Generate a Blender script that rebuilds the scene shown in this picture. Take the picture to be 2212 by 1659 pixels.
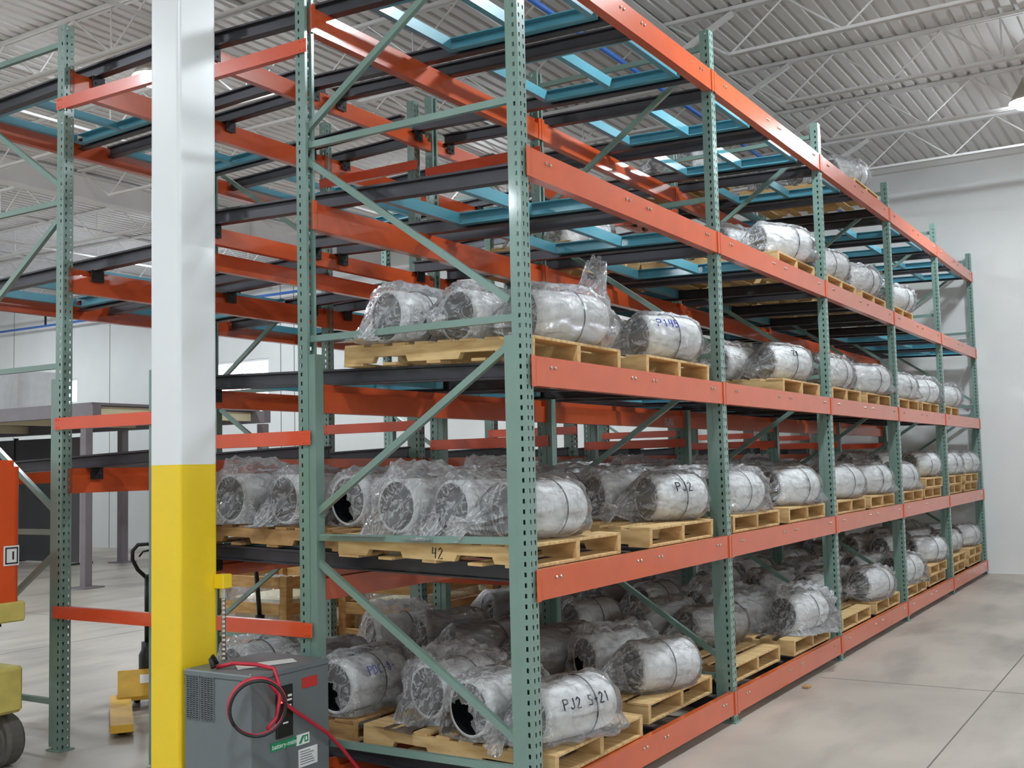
import bpy, bmesh, math, random
from mathutils import Vector, Matrix, noise
R_ = random.Random(7)
scene = bpy.context.scene
for o in list(bpy.data.objects): bpy.data.objects.remove(o, do_unlink=True)
C = scene.collection

# ---------------------------------------------------------------- camera
CAM = Vector((-4.6539, -2.7746, 1.7734))
F = Vector((0.84768046, 0.52532696, 0.0739556)); RR = Vector((0.52809288, -0.84886774, -0.02326949)); U = Vector((-0.05055443, -0.05878052, 0.99699002))
cd = bpy.data.cameras.new('camera'); cam = bpy.data.objects.new('camera', cd); C.objects.link(cam)
cd.sensor_fit = 'HORIZONTAL'; cd.sensor_width = 36.0; cd.lens = 2383.97 / 2212 * 36.0
cd.clip_start = 0.05; cd.clip_end = 200
m3 = Matrix((RR, U, -F)).transposed()
cam.matrix_world = Matrix.Translation(CAM) @ m3.to_4x4()
scene.camera = cam

# ---------------------------------------------------------------- world, exposure
w = bpy.data.worlds.new('World'); scene.world = w; w.use_nodes = True
bg = w.node_tree.nodes['Background']; bg.inputs['Color'].default_value = (0.82, 0.9, 1.0, 1); bg.inputs['Strength'].default_value = 5.0
vs = scene.view_settings; vs.view_transform = 'Standard'; vs.look = 'None'; vs.gamma = 1.0; vs.use_curve_mapping = False; vs.exposure = 0.64
LAMP_POWER = 250.0          # emission strength of the high-bay lenses

# ---------------------------------------------------------------- materials
def srgb(r, g, b):
    f = lambda c: (c / 255 / 12.92) if c / 255 <= 0.04045 else ((c / 255 + 0.055) / 1.055) ** 2.4
    return (f(r), f(g), f(b), 1.0)
MATS = {}
def mat(name, col, rough=0.5, metal=0.0, coat=0.0, var=0.0, scale=8.0, bump=0.0, bscale=60.0, spec=0.5, stretch=None, col2=None, detail=4.0):
    m = bpy.data.materials.new(name); m.use_nodes = True; nt = m.node_tree; N = nt.nodes; L = nt.links
    b = N['Principled BSDF']; c = srgb(*col)
    b.inputs['Base Color'].default_value = c; b.inputs['Roughness'].default_value = rough; b.inputs['Metallic'].default_value = metal
    b.inputs['Coat Weight'].default_value = coat; b.inputs['Coat Roughness'].default_value = 0.09; b.inputs['Specular IOR Level'].default_value = spec
    if var or bump or col2:
        tc = N.new('ShaderNodeTexCoord'); mp = N.new('ShaderNodeMapping'); L.new(tc.outputs['Object'], mp.inputs['Vector'])
        if stretch: mp.inputs['Scale'].default_value = stretch
    if var or col2:
        nz = N.new('ShaderNodeTexNoise'); nz.inputs['Scale'].default_value = scale; nz.inputs['Detail'].default_value = detail; L.new(mp.outputs['Vector'], nz.inputs['Vector'])
        rp = N.new('ShaderNodeValToRGB'); rp.color_ramp.elements[0].position = 0.32; rp.color_ramp.elements[1].position = 0.68
        c2 = srgb(*col2) if col2 else tuple(min(1, x * (1 + var)) for x in c[:3]) + (1,)
        c1 = c if col2 else tuple(x * (1 - var) for x in c[:3]) + (1,)
        rp.color_ramp.elements[0].color = c1; rp.color_ramp.elements[1].color = c2
        L.new(nz.outputs['Fac'], rp.inputs['Fac']); L.new(rp.outputs['Color'], b.inputs['Base Color'])
    if bump:
        nb = N.new('ShaderNodeTexNoise'); nb.inputs['Scale'].default_value = bscale; nb.inputs['Detail'].default_value = 3; L.new(mp.outputs['Vector'], nb.inputs['Vector'])
        bp = N.new('ShaderNodeBump'); bp.inputs['Strength'].default_value = bump; bp.inputs['Distance'].default_value = 0.01
        L.new(nb.outputs['Fac'], bp.inputs['Height']); L.new(bp.outputs['Normal'], b.inputs['Normal'])
    MATS[name] = m; return m
def emit(name, col, strength):
    m = bpy.data.materials.new(name); m.use_nodes = True; nt = m.node_tree; nt.nodes.clear()
    e = nt.nodes.new('ShaderNodeEmission'); o = nt.nodes.new('ShaderNodeOutputMaterial'); e.inputs['Color'].default_value = col; e.inputs['Strength'].default_value = strength
    nt.links.new(e.outputs[0], o.inputs[0]); MATS[name] = m; return m
mat('green', (116, 143, 133), 0.3, coat=0.5, var=0.05, scale=3)
mat('orange', (206, 86, 40), 0.3, coat=0.6, var=0.06, scale=5, bump=0.03, bscale=40)
mat('tie_orange', (220, 82, 44), 0.3, coat=0.5, var=0.05, scale=5)
mat('rail', (72, 71, 76), 0.38, metal=0.55, var=0.12, scale=4)
mat('clip', (44, 43, 44), 0.5, metal=0.3)
mat('blue', (88, 158, 176), 0.35, coat=0.25, var=0.07, scale=4)
mat('zinc', (190, 186, 176), 0.3, metal=0.85)
mat('wood', (188, 150, 98), 0.75, scale=3.5, stretch=(12, 1.2, 6), col2=(222, 190, 136), bump=0.12, bscale=18)
mat('wood_dark', (150, 112, 70), 0.8, scale=3.5, stretch=(12, 1.2, 6), col2=(190, 150, 98), bump=0.12, bscale=18)
mat('crate_wood', (176, 132, 78), 0.75, scale=3.0, stretch=(1.5, 1.5, 8), col2=(206, 164, 104))
mat('pipe', (244, 244, 242), 0.42, var=0.05, scale=6)
mat('pipe_shaded_tank_grey', (176, 174, 172), 0.5, var=0.06, scale=6)  # white pipe with rack shade put into its colour; the tank's own grey
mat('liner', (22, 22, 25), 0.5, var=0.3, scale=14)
mat('strap', (36, 36, 38), 0.5)
mat('ink_black', (34, 34, 44), 0.8)
mat('ink_blue', (48, 62, 176), 0.8)
mat('ink_white', (226, 214, 226), 0.8)
mat('white_paint', (228, 229, 230), 0.32, coat=0.15, var=0.02, scale=2)
mat('ceiling_white', (216, 214, 212), 0.6, var=0.03, scale=2)
mat('wall_white', (222, 222, 220), 0.7, var=0.03, scale=1.2, bump=0.02, bscale=8)
mat('yellow', (240, 204, 36), 0.35, coat=0.1, var=0.03, scale=3)
mat('box_grey', (108, 114, 116), 0.45, var=0.04, scale=5)
mat('black', (26, 26, 28), 0.45)
mat('red_cable', (190, 40, 58), 0.4)
mat('red_label', (196, 52, 48), 0.5)
mat('green_label', (30, 142, 92), 0.5)
mat('paper', (232, 232, 230), 0.6)
mat('lift_orange', (222, 84, 34), 0.35, coat=0.2, var=0.05, scale=4)
mat('lift_yellow', (206, 190, 104), 0.6, var=0.12, scale=9)
mat('rubber', (96, 92, 86), 0.8, var=0.1, scale=12)
mat('jack_yellow', (212, 166, 52), 0.5, var=0.1, scale=8)
mat('steel_grey', (120, 112, 116), 0.6, var=0.06, scale=3)
mat('dark_panel', (58, 58, 60), 0.7, var=0.1, scale=2)
mat('panel_grey', (98, 92, 98), 0.7, var=0.05, scale=2)
mat('cream', (224, 214, 178), 0.6)
mat('pipe_blue', (60, 110, 190), 0.5)
mat('conduit', (170, 165, 160), 0.3, metal=0.9)
mat('flue', (214, 214, 214), 0.4)
emit('lamp_lens', (0.87, 0.965, 1.03, 1), LAMP_POWER)
emit('led_red', (1.0, 0.05, 0.03, 1), 6.0)

# concrete floor: stains with shapes of their own, fine saw joints are geometry
def floor_mat():
    m = bpy.data.materials.new('concrete'); m.use_nodes = True; nt = m.node_tree; N = nt.nodes; L = nt.links; b = N['Principled BSDF']
    tc = N.new('ShaderNodeTexCoord')
    n1 = N.new('ShaderNodeTexNoise'); n1.inputs['Scale'].default_value = 0.55; n1.inputs['Detail'].default_value = 6; n1.inputs['Roughness'].default_value = 0.6
    mp = N.new('ShaderNodeMapping'); mp.inputs['Scale'].default_value = (0.5, 1.6, 1); L.new(tc.outputs['Object'], mp.inputs['Vector'])
    n2 = N.new('ShaderNodeTexNoise'); n2.inputs['Scale'].default_value = 1.3; n2.inputs['Detail'].default_value = 5; L.new(mp.outputs['Vector'], n2.inputs['Vector'])
    L.new(tc.outputs['Object'], n1.inputs['Vector'])
    r1 = N.new('ShaderNodeValToRGB'); e = r1.color_ramp.elements; e[0].position = 0.3; e[0].color = srgb(160, 152, 142); e[1].position = 0.7; e[1].color = srgb(192, 182, 170)
    r2 = N.new('ShaderNodeValToRGB'); e = r2.color_ramp.elements; e[0].position = 0.32; e[0].color = (0.62, 0.62, 0.63, 1); e[1].position = 0.52; e[1].color = (1, 1, 1, 1)
    mx = N.new('ShaderNodeMixRGB'); mx.blend_type = 'MULTIPLY'; mx.inputs['Fac'].default_value = 0.8
    L.new(n1.outputs['Fac'], r1.inputs['Fac']); L.new(n2.outputs['Fac'], r2.inputs['Fac']); L.new(r1.outputs['Color'], mx.inputs['Color1']); L.new(r2.outputs['Color'], mx.inputs['Color2'])
    L.new(mx.outputs['Color'], b.inputs['Base Color'])
    b.inputs['Roughness'].default_value = 0.42; MATS['concrete'] = m
floor_mat()

# clear plastic film: thin see-through sheet with a milky sheen and crinkles
def film(name, crease, milk):
    m = bpy.data.materials.new(name); m.use_nodes = True; nt = m.node_tree; N = nt.nodes; L = nt.links; N.clear()
    out = N.new('ShaderNodeOutputMaterial'); tr = N.new('ShaderNodeBsdfTransparent'); gl = N.new('ShaderNodeBsdfGlossy'); df = N.new('ShaderNodeBsdfDiffuse'); tl = N.new('ShaderNodeBsdfTranslucent')
    tr.inputs['Color'].default_value = (0.99, 0.99, 0.995, 1); gl.inputs['Roughness'].default_value = 0.10; gl.inputs['Color'].default_value = (0.95, 0.95, 0.97, 1)
    df.inputs['Color'].default_value = (0.93, 0.93, 0.94, 1); tl.inputs['Color'].default_value = (0.93, 0.93, 0.94, 1)
    tc = N.new('ShaderNodeTexCoord'); nz = N.new('ShaderNodeTexNoise'); nz.inputs['Scale'].default_value = 22; nz.inputs['Detail'].default_value = 5; nz.inputs['Roughness'].default_value = 0.6; nz.inputs['Distortion'].default_value = 1.2
    L.new(tc.outputs['Object'], nz.inputs['Vector'])
    bp = N.new('ShaderNodeBump'); bp.inputs['Strength'].default_value = 0.55; bp.inputs['Distance'].default_value = 0.03; L.new(nz.outputs['Fac'], bp.inputs['Height'])
    L.new(bp.outputs['Normal'], gl.inputs['Normal']); L.new(bp.outputs['Normal'], df.inputs['Normal'])
    a1 = N.new('ShaderNodeMixShader'); a1.inputs['Fac'].default_value = 0.22; L.new(df.outputs[0], a1.inputs[1]); L.new(tl.outputs[0], a1.inputs[2])
    fr = N.new('ShaderNodeFresnel'); fr.inputs['IOR'].default_value = 1.45; L.new(bp.outputs['Normal'], fr.inputs['Normal'])
    ad = N.new('ShaderNodeMath'); ad.operation = 'MULTIPLY_ADD'; ad.inputs[1].default_value = 1.3; ad.inputs[2].default_value = 0.05; ad.use_clamp = True; L.new(fr.outputs[0], ad.inputs[0])
    n2 = N.new('ShaderNodeTexNoise'); n2.inputs['Scale'].default_value = 7.5; n2.inputs['Detail'].default_value = 3; n2.inputs['Distortion'].default_value = 2.2; L.new(tc.outputs['Object'], n2.inputs['Vector'])
    m1 = N.new('ShaderNodeMath'); m1.operation = 'SUBTRACT'; m1.inputs[1].default_value = 0.5; L.new(n2.outputs['Fac'], m1.inputs[0])
    m2 = N.new('ShaderNodeMath'); m2.operation = 'ABSOLUTE'; L.new(m1.outputs[0], m2.inputs[0])
    mr = N.new('ShaderNodeMapRange'); mr.inputs['From Min'].default_value = 0.0; mr.inputs['From Max'].default_value = 0.05; mr.inputs['To Min'].default_value = min(1, milk+crease); mr.inputs['To Max'].default_value = milk; L.new(m2.outputs[0], mr.inputs['Value'])
    a2 = N.new('ShaderNodeMixShader'); L.new(mr.outputs[0], a2.inputs['Fac']); L.new(tr.outputs[0], a2.inputs[1]); L.new(a1.outputs[0], a2.inputs[2])
    a3 = N.new('ShaderNodeMixShader'); L.new(ad.outputs[0], a3.inputs['Fac']); L.new(a2.outputs[0], a3.inputs[1]); L.new(gl.outputs[0], a3.inputs[2])
    L.new(a3.outputs[0], out.inputs[0]); MATS[name] = m
film('film', 0.12, 0.08)
film('film_end', 0.30, 0.15)
film('film_milky', 0.4, 0.34)
def glass():
    m = bpy.data.materials.new('window_glass'); m.use_nodes = True; nt = m.node_tree; N = nt.nodes; L = nt.links; N.clear()
    out = N.new('ShaderNodeOutputMaterial'); tr = N.new('ShaderNodeBsdfTransparent'); gl = N.new('ShaderNodeBsdfGlossy'); mx = N.new('ShaderNodeMixShader')
    gl.inputs['Roughness'].default_value = 0.05; mx.inputs['Fac'].default_value = 0.08; L.new(tr.outputs[0], mx.inputs[1]); L.new(gl.outputs[0], mx.inputs[2]); L.new(mx.outputs[0], out.inputs[0]); MATS['window_glass'] = m
glass()

# ---------------------------------------------------------------- helpers
def mesh(name, verts, faces, m, smooth=False):
    me = bpy.data.meshes.new(name); me.from_pydata([tuple(v) for v in verts], [], faces); me.validate()
    if m: me.materials.append(MATS[m])
    if smooth:
        for p in me.polygons: p.use_smooth = True
    return me
def link(name, data, parent=None, loc=None, rot=None, scale=None):
    o = bpy.data.objects.new(name, data); C.objects.link(o)
    if parent: o.parent = parent
    if loc is not None: o.location = loc
    if rot is not None: o.rotation_euler = rot
    if scale is not None: o.scale = scale
    return o
def tag(o, label, cat, group=None):
    o['label'] = label; o['category'] = cat
    if group: o['group'] = group
    return o
def struct(o): o['kind'] = 'structure'; return o
def stuff(o): o['kind'] = 'stuff'; return o
class G:
    """collects boxes, bars, prisms and tubes into one mesh"""
    def __init__(s): s.v = []; s.f = []
    def add(s, v, f):
        n = len(s.v); s.v += [Vector(q) for q in v]; s.f += [tuple(i + n for i in q) for q in f]; return s
    def box(s, x0, x1, y0, y1, z0, z1):
        return s.add([(x0,y0,z0),(x1,y0,z0),(x1,y1,z0),(x0,y1,z0),(x0,y0,z1),(x1,y0,z1),(x1,y1,z1),(x0,y1,z1)],
                     [(0,3,2,1),(4,5,6,7),(0,1,5,4),(1,2,6,5),(2,3,7,6),(3,0,4,7)])
    def cbox(s, x0, x1, y0, y1, z0, z1, c=0.003):
        """box with chamfered edges"""
        v = []; 
        for (ax) in range(3):
            pass
        X=(x0,x1);Y=(y0,y1);Z=(z0,z1); idx={}
        for i in (0,1):
            for j in (0,1):
                for k in (0,1):
                    sx=c if i==0 else -c; sy=c if j==0 else -c; sz=c if k==0 else -c
                    idx[i,j,k,0]=len(v); v.append((X[i],Y[j]+sy,Z[k]+sz))
                    idx[i,j,k,1]=len(v); v.append((X[i]+sx,Y[j],Z[k]+sz))
                    idx[i,j,k,2]=len(v); v.append((X[i]+sx,Y[j]+sy,Z[k]))
        f=[]
        q=lambda a:[(0,0),(1,0),(1,1),(0,1)]
        for i in (0,1):
            p=[idx[i,j,k,0] for j,k in q(0)]; f.append(tuple(p if i else p[::-1]))
            p=[idx[j,i,k,1] for j,k in q(0)]; f.append(tuple(p[::-1] if i else p))
            p=[idx[j,k,i,2] for j,k in q(0)]; f.append(tuple(p if i else p[::-1]))
        for a in (0,1):
            for b in (0,1):
                f.append((idx[a,b,0,0],idx[a,b,1,0],idx[a,b,1,1],idx[a,b,0,1]))
                f.append((idx[a,0,b,0],idx[a,1,b,0],idx[a,1,b,2],idx[a,0,b,2]))
                f.append((idx[0,a,b,1],idx[1,a,b,1],idx[1,a,b,2],idx[0,a,b,2]))
        for i in (0,1):
            for j in (0,1):
                for k in (0,1): f.append((idx[i,j,k,0],idx[i,j,k,1],idx[i,j,k,2]))
        return s.add(v,f)
    def prism(s, prof, axis, a, b, shear=0.0):
        """prof: closed list of 2-D points, extruded along axis from a to b"""
        n = len(prof)
        def P(p, t):
            if axis == 'x': return (t, p[0], p[1])
            if axis == 'y': return (p[0], t, p[1] + shear * t)
            return (p[0], p[1], t)
        v = [P(p, a) for p in prof] + [P(p, b) for p in prof]
        f = [(i, (i+1) % n, (i+1) % n + n, i + n) for i in range(n)] + [tuple(range(n))[::-1], tuple(range(n, 2*n))]
        return s.add(v, f)
    def bar(s, p, q, w, h, up=(1,0,0)):
        p = Vector(p); q = Vector(q); d = (q-p).normalized(); u = Vector(up); u = (u - d*u.dot(d)).normalized(); t = d.cross(u)
        v = [e + u*a*w/2 + t*b*h/2 for e in (p, q) for a, b in ((-1,-1),(1,-1),(1,1),(-1,1))]
        return s.add(v, [(0,3,2,1),(4,5,6,7),(0,1,5,4),(1,2,6,5),(2,3,7,6),(3,0,4,7)])
    def tube(s, pts, r, n=8, cap=True):
        pts = [Vector(p) for p in pts]; m = len(pts); base = len(s.v); prev = None
        for i, p in enumerate(pts):
            d = (pts[min(i+1, m-1)] - pts[max(i-1, 0)]).normalized()
            if prev is None:
                u = d.orthogonal().normalized()
            else:
                u = (prev - d*prev.dot(d)).normalized()
            prev = u; t = d.cross(u); rr = r[i] if isinstance(r, (list, tuple)) else r
            for k in range(n):
                a = 2*math.pi*k/n; s.v.append(p + (u*math.cos(a) + t*math.sin(a))*rr)
        for i in range(m-1):
            for k in range(n):
                a = base+i*n+k; b = base+i*n+(k+1) % n; s.f.append((a, b, b+n, a+n))
        if cap:
            s.f.append(tuple(base+k for k in range(n))[::-1]); s.f.append(tuple(base+(m-1)*n+k for k in range(n)))
        return s
    def lathe(s, prof, n=20, center=(0,0,0), axis='z'):
        base = len(s.v); c = Vector(center)
        for r, h in prof:
            for k in range(n):
                a = 2*math.pi*k/n; x, y = r*math.cos(a), r*math.sin(a)
                s.v.append(c + (Vector((x,y,h)) if axis == 'z' else Vector((h,x,y)) if axis == 'x' else Vector((y,h,x))))
        for i in range(len(prof)-1):
            for k in range(n):
                a = base+i*n+k; b = base+i*n+(k+1) % n; s.f.append((a, b, b+n, a+n))
        return s
    def make(s, name, m, smooth=False): return mesh(name, s.v, s.f, m, smooth)
    def obj(s, name, m, parent=None, loc=None, rot=None, smooth=False): return link(name, s.make(name, m, smooth), parent, loc, rot)
ORD = ['first', 'second', 'third', 'fourth', 'fifth', 'sixth']

# ================================================================= the building
XW = 13.30; CZ = 6.42; YL = 27.0; YR = -11.0; XB = -13.0
g = G(); g.add([(XB,YR,0),(XW+.3,YR,0),(XW+.3,YL,0),(XB,YL,0),(XB,YR,-.2),(XW+.3,YR,-.2),(XW+.3,YL,-.2),(XB,YL,-.2)], [(0,1,2,3),(7,6,5,4),(0,4,5,1),(1,5,6,2),(2,6,7,3),(3,7,4,0)])
floor = struct(g.obj('floor', 'concrete'))
mat('joint', (112, 108, 104), 0.9)
for (a, b) in (((-2, -1.35), (13.2, -1.35)), ((4.4, -11), (4.4, -0.05)), ((-3, 2.9), (-3, 20)), ((4.4, 5.2), (4.4, 26)), ((-6, 7.6), (13.2, 7.6))):
    g = G(); d = 0.005
    if a[1] == b[1]: g.box(a[0], b[0], a[1]-d, a[1]+d, -0.02, 0.0012)
    else: g.box(a[0]-d, a[0]+d, a[1], b[1], -0.02, 0.0012)
    g.obj('saw_joint', 'joint', floor)
# far wall (x = XW) with window openings; windows high on the wall to the left
WIN = [(21.35, 22.9, 3.62, 4.25), (14.7, 17.3, 3.05, 4.3), (18.4, 19.0, 6.0, 6.0)][:2]
def wall_with_holes(name, holes):
    ys = sorted({YR, YL} | {h[0] for h in holes} | {h[1] for h in holes}); g = G()
    for y0, y1 in zip(ys, ys[1:]):
        hs = [h for h in holes if h[0] <= y0 and h[1] >= y1]
        if hs:
            g.box(XW, XW+.22, y0, y1, 0, hs[0][2]); g.box(XW, XW+.22, y0, y1, hs[0][3], 6.6)
        else: g.box(XW, XW+.22, y0, y1, 0, 6.6)
    return struct(g.obj(name, 'wall_white'))
wall_far = wall_with_holes('wall_far', WIN)
for y in (-8.5, -4.4, 3.4, 7.4, 11.3, 13.95, 14.35, 17.9, 20.1, 24.0):
    G().box(XW-.003, XW+.01, y-.009, y+.009, 0, CZ-.05).obj('panel_joint', 'joint', wall_far)
for i, (y0, y1, z0, z1) in enumerate(WIN):
    f = struct(G().box(XW+.02, XW+.1, y0, y0+.05, z0, z1).box(XW+.02, XW+.1, y1-.05, y1, z0, z1).box(XW+.02, XW+.1, y0+.05, y1-.05, z0, z0+.05).box(XW+.02, XW+.1, y0+.05, y1-.05, z1-.05, z1).obj('window_%d' % (i+1), 'white_paint'))
    n = max(1, round((y1-y0)/.9)); 
    for k in range(n):
        a = y0+.05+(y1-y0-.1)*k/n; b = y0+.05+(y1-y0-.1)*(k+1)/n
        G().box(XW+.055, XW+.061, a+.012, b-.012, z0+.05, z1-.05).obj('pane', 'window_glass', f)
        if k: G().box(XW+.03, XW+.09, a-.015, a+.015, z0+.05, z1-.05).obj('mullion', 'white_paint', f)
struct(G().box(XB-.2, XB, YR, YL, 0, 6.6).obj('wall_near', 'wall_white'))
struct(G().box(XB, XW+.2, YR-.2, YR, 0, 6.6).obj('wall_right', 'wall_white'))
struct(G().box(XB, XW+.2, YL, YL+.2, 0, 6.6).obj('wall_left', 'wall_white'))
# fluted roof deck, flutes run along x
p = 0.1524; n = int((YL-YR)/p); v = []; f = []
for k in range(n+1):
    y = YR + k*p
    for yy, zz in ((y, 0.0), (y+.095, 0.0), (y+.105, .034), (y+.142, .034)):
        v += [(XB, yy, CZ-.04+zz), (XW+.05, yy, CZ-.04+zz)]
for i in range(len(v)//2-1): f.append((2*i, 2*i+2, 2*i+3, 2*i+1))
ceiling = struct(link('ceiling', mesh('ceiling', v, f, 'ceiling_white')))
# the roof's weatherproof back
G().box(XB-.2, XW+.3, YR-.2, YL+.2, CZ+.02, CZ+.1).obj('roof_slab', 'ceiling_white', ceiling)
# bar joists along y, every 1.81 m
JX = [11.30-1.81*k for k in range(9)]
GIRD_Y = [1.80, 11.4, -7.8, 21.0]
spans = list(zip(sorted(GIRD_Y+[YR, YL]), sorted(GIRD_Y+[YR, YL])[1:]))
joint_mesh = {}
for (ya, yb) in spans:
    Lh = yb-ya; key = round(Lh, 2)
    top = G().box(-.045, -.008, .05, Lh-.05, -.035, 0).box(.008, .045, .05, Lh-.05, -.035, 0)
    bl = .75
    bot = G().box(-.038, -.008, bl, Lh-bl, -.50, -.47).box(.008, .038, bl, Lh-bl, -.50, -.47)
    web = G(); npan = max(4, int(round((Lh-2*bl)/1.22))); step = (Lh-2*bl)/npan
    web.tube([(0,.1,-.03),(0,bl,-.485)], .011, 6); web.tube([(0,Lh-.1,-.03),(0,Lh-bl,-.485)], .011, 6)
    for k in range(npan):
        a = bl+step*k
        web.tube([(0,a,-.485),(0,a+step/2,-.02)], .011, 6).tube([(0,a+step/2,-.02),(0,a+step,-.485)], .011, 6)
    for k in range(1, npan, 2): web.tube([(0,bl+step*k,-.485),(0,bl+step*k,-.02)], .009, 6)
    joint_mesh[(ya, yb)] = (top.make('joist', 'ceiling_white'), bot.make('bottom_chord', 'ceiling_white'), web.make('web', 'ceiling_white'))
for x in JX:
    for s in spans:
        t, b, wb = joint_mesh[s]
        j = link('joist', t, ceiling, (x, s[0], CZ-.045)); link('bottom_chord', b, j); link('web', wb, j)
# bridging lines along x between the joists, girders and kicker braces
for y in (-1.9, -4.6, 5.0, 8.2, 14.6, 17.8):
    G().box(-5.2, XW, y-.02, y+.02, CZ-.085, CZ-.045).obj('bridging', 'ceiling_white', ceiling)
    G().box(-5.2, XW, y-.02, y+.02, CZ-.575, CZ-.545).obj('bridging', 'ceiling_white', ceiling)
ledger = G().box(XW-.09, XW, YR, YL, CZ-.14, CZ-.045).obj('ledger', 'ceiling_white', ceiling)
for y in GIRD_Y:
    g = G().box(-13, XW, y-.09, y+.09, CZ-.11, CZ-.095).box(-13, XW, y-.006, y+.006, CZ-.46, CZ-.11).box(-13, XW, y-.09, y+.09, CZ-.475, CZ-.46)
    g.obj('girder', 'ceiling_white', ceiling)
for x in JX[:7]:
    G().bar((x, 1.74, CZ-.46), (x, 1.0, CZ-.1), .05, .05).obj('kicker_brace', 'ceiling_white', ceiling)
# blue gas line and white pipe under the roof
gp = G().tube([(2.6, 1.70, 5.62), (8.0, 1.74, 5.62), (13.2, 1.78, 5.62)], .025, 8)
tag(gp.obj('gas_pipe', 'pipe_blue', smooth=True), 'thin blue pipe hung under the white roof above the rack', 'pipe')
gp = G().tube([(12.9, 12, 5.62), (12.9, 26.5, 5.62)], .03, 8)
o = tag(gp.obj('air_pipe', 'pipe_blue', smooth=True), 'thin blue pipe running along the top of the far left wall', 'pipe')
for y in (22.1, 18.9, 15.2): G().box(12.88, 12.92, y-.02, y+.02, 5.6, 5.92).obj('hanger', 'clip', o)

# ---------------------------------------------------------------- high-bay lamps
def lamp_meshes():
    shade = G().lathe([(.05, .33), (.07, .30), (.12, .20), (.19, .08), (.235, 0), (.23, 0), (.185, .085), (.115, .205), (.065, .30)], 24)
    hous = G().lathe([(0, .62), (.09, .62), (.10, .58), (.10, .36), (.07, .33), (0, .33)], 16)
    lens = G().lathe([(.215, .03), (.212, 0), (.195, -.03), (.15, -.055), (.08, -.07), (0.001, -.075)], 24)
    hook = G().tube([(0, 0, .62), (0, 0, .95)], .008, 6)
    return shade.make('shade', 'zinc', True), hous.make('ballast_housing', 'white_paint', True), lens.make('lens', 'lamp_lens', True), hook.make('hanger', 'clip')
LM = lamp_meshes()
LX = (-9.9, -3.4, 3.1, 9.6); LY = (-8.8, -1.3, 6.4, 13.9, 21.4)
where = {(9.6, -1.3): 'glowing at the right edge over the aisle', (3.1, 6.4): 'glowing beside the white column top', (9.6, 6.4): 'shining behind the rack near the far wall', (9.6, 13.9): 'hanging behind the column far away'}
for ix, x in enumerate(LX):
    for iy, y in enumerate(LY):
        t = link('highbay_lamp', None, loc=(x, y, 5.96))
        tag(t, 'round high-bay ceiling lamp ' + where.get((x, y), 'out of view, row %s from the near wall, %s along it' % (ORD[ix], ORD[iy])), 'lamp', 'high-bay lamps under the roof')
        for nm, me in zip(('shade', 'ballast_housing', 'lens', 'hanger'), LM): link(nm, me, t)

# ================================================================= pallet racking
B = 2.6302; NB = 5
ZF = [0.2079, 1.2617, 2.3162, 3.373, 4.535]       # front beam tops
ZM = [0.165, 1.215, 2.262, 3.305, 4.455]          # middle beam tops (rails rest here)
SL = 0.03                                          # rails fall towards the aisle
RAILX = (0.225, 1.17, 1.46, 2.405)
PH = 4.83; PW = 0.076; PD = 0.072
def perforated(s0, s1, H, cells, to3):
    """sheet from s0..s1 wide, H tall; cells = [(sa, sb, holecentre, halftop, halfbottom)], one hole each 2 inches"""
    v = []; f = []; pitch = .0508; n = int(H/pitch)
    for k in range(n):
        t0 = k*pitch; t1 = t0+pitch if k < n-1 else H
        for sa, sb, hc, ht, hb in cells:
            c = len(v); tm = t0+pitch/2
            v += [to3(sa,t0),to3(sb,t0),to3(sb,t1),to3(sa,t1),to3(hc-hb,tm-.011),to3(hc+hb,tm-.011),to3(hc+ht,tm+.011),to3(hc-ht,tm+.011)]
            f += [(c,c+1,c+5,c+4),(c+1,c+2,c+6,c+5),(c+2,c+3,c+7,c+6),(c+3,c,c+4,c+7)]
    return v, f
def post_mesh():
    h = PW/2; g = G()
    g.add(*perforated(-h, h, PH, [(-h, 0, -.019, .007, .004), (0, h, .019, .007, .004)], lambda s, t: (s, 0, t)))
    g.add(*perforated(0, PD, PH, [(0, PD, .026, .006, .006)], lambda s, t: (-h, s, t)))
    g.add(*perforated(0, PD, PH, [(0, PD, .026, .006, .006)], lambda s, t: (h, s, t)))
    g.add([(-h,PD,0),(-h+.02,PD,0),(-h+.02,PD,PH),(-h,PD,PH)], [(0,1,2,3)]); g.add([(h,PD,0),(h-.02,PD,0),(h-.02,PD,PH),(h,PD,PH)], [(0,1,2,3)])
    g.add([(-h+.02,PD,0),(-h+.02,PD-.015,0),(-h+.02,PD-.015,PH),(-h+.02,PD,PH)], [(0,1,2,3)]); g.add([(h-.02,PD,0),(h-.02,PD-.015,0),(h-.02,PD-.015,PH),(h-.02,PD,PH)], [(0,1,2,3)])
    return g.make('post', 'green')
POST = post_mesh()
REINF = G().prism([(-.034,PD+.001),(-.034,PD+.05),(.034,PD+.05),(.034,PD+.001),(.030,PD+.001),(.030,PD+.046),(-.030,PD+.046),(-.030,PD+.001)], 'z', 0.02, 2.42).make('reinforcement', 'green')
FOOT = G().cbox(-.06, .06, -.02, .12, 0, .01, .002).make('foot_plate', 'green')
def post(rack, x, y, face, reinf=True):
    """face -1: teardrop face looks towards the aisle at y-, +1: towards y+; y is the plane of that face"""
    o = link('post', POST, rack, (x, y, 0.0), (0, 0, 0 if face < 0 else math.pi))
    if reinf: link('reinforcement', REINF, o)
    link('foot_plate', FOOT, o); return o
def channel(name, p, q, parent, w=.03, h=.036):
    return G().bar(p, q, w, h).obj(name, 'green', parent)
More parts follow.
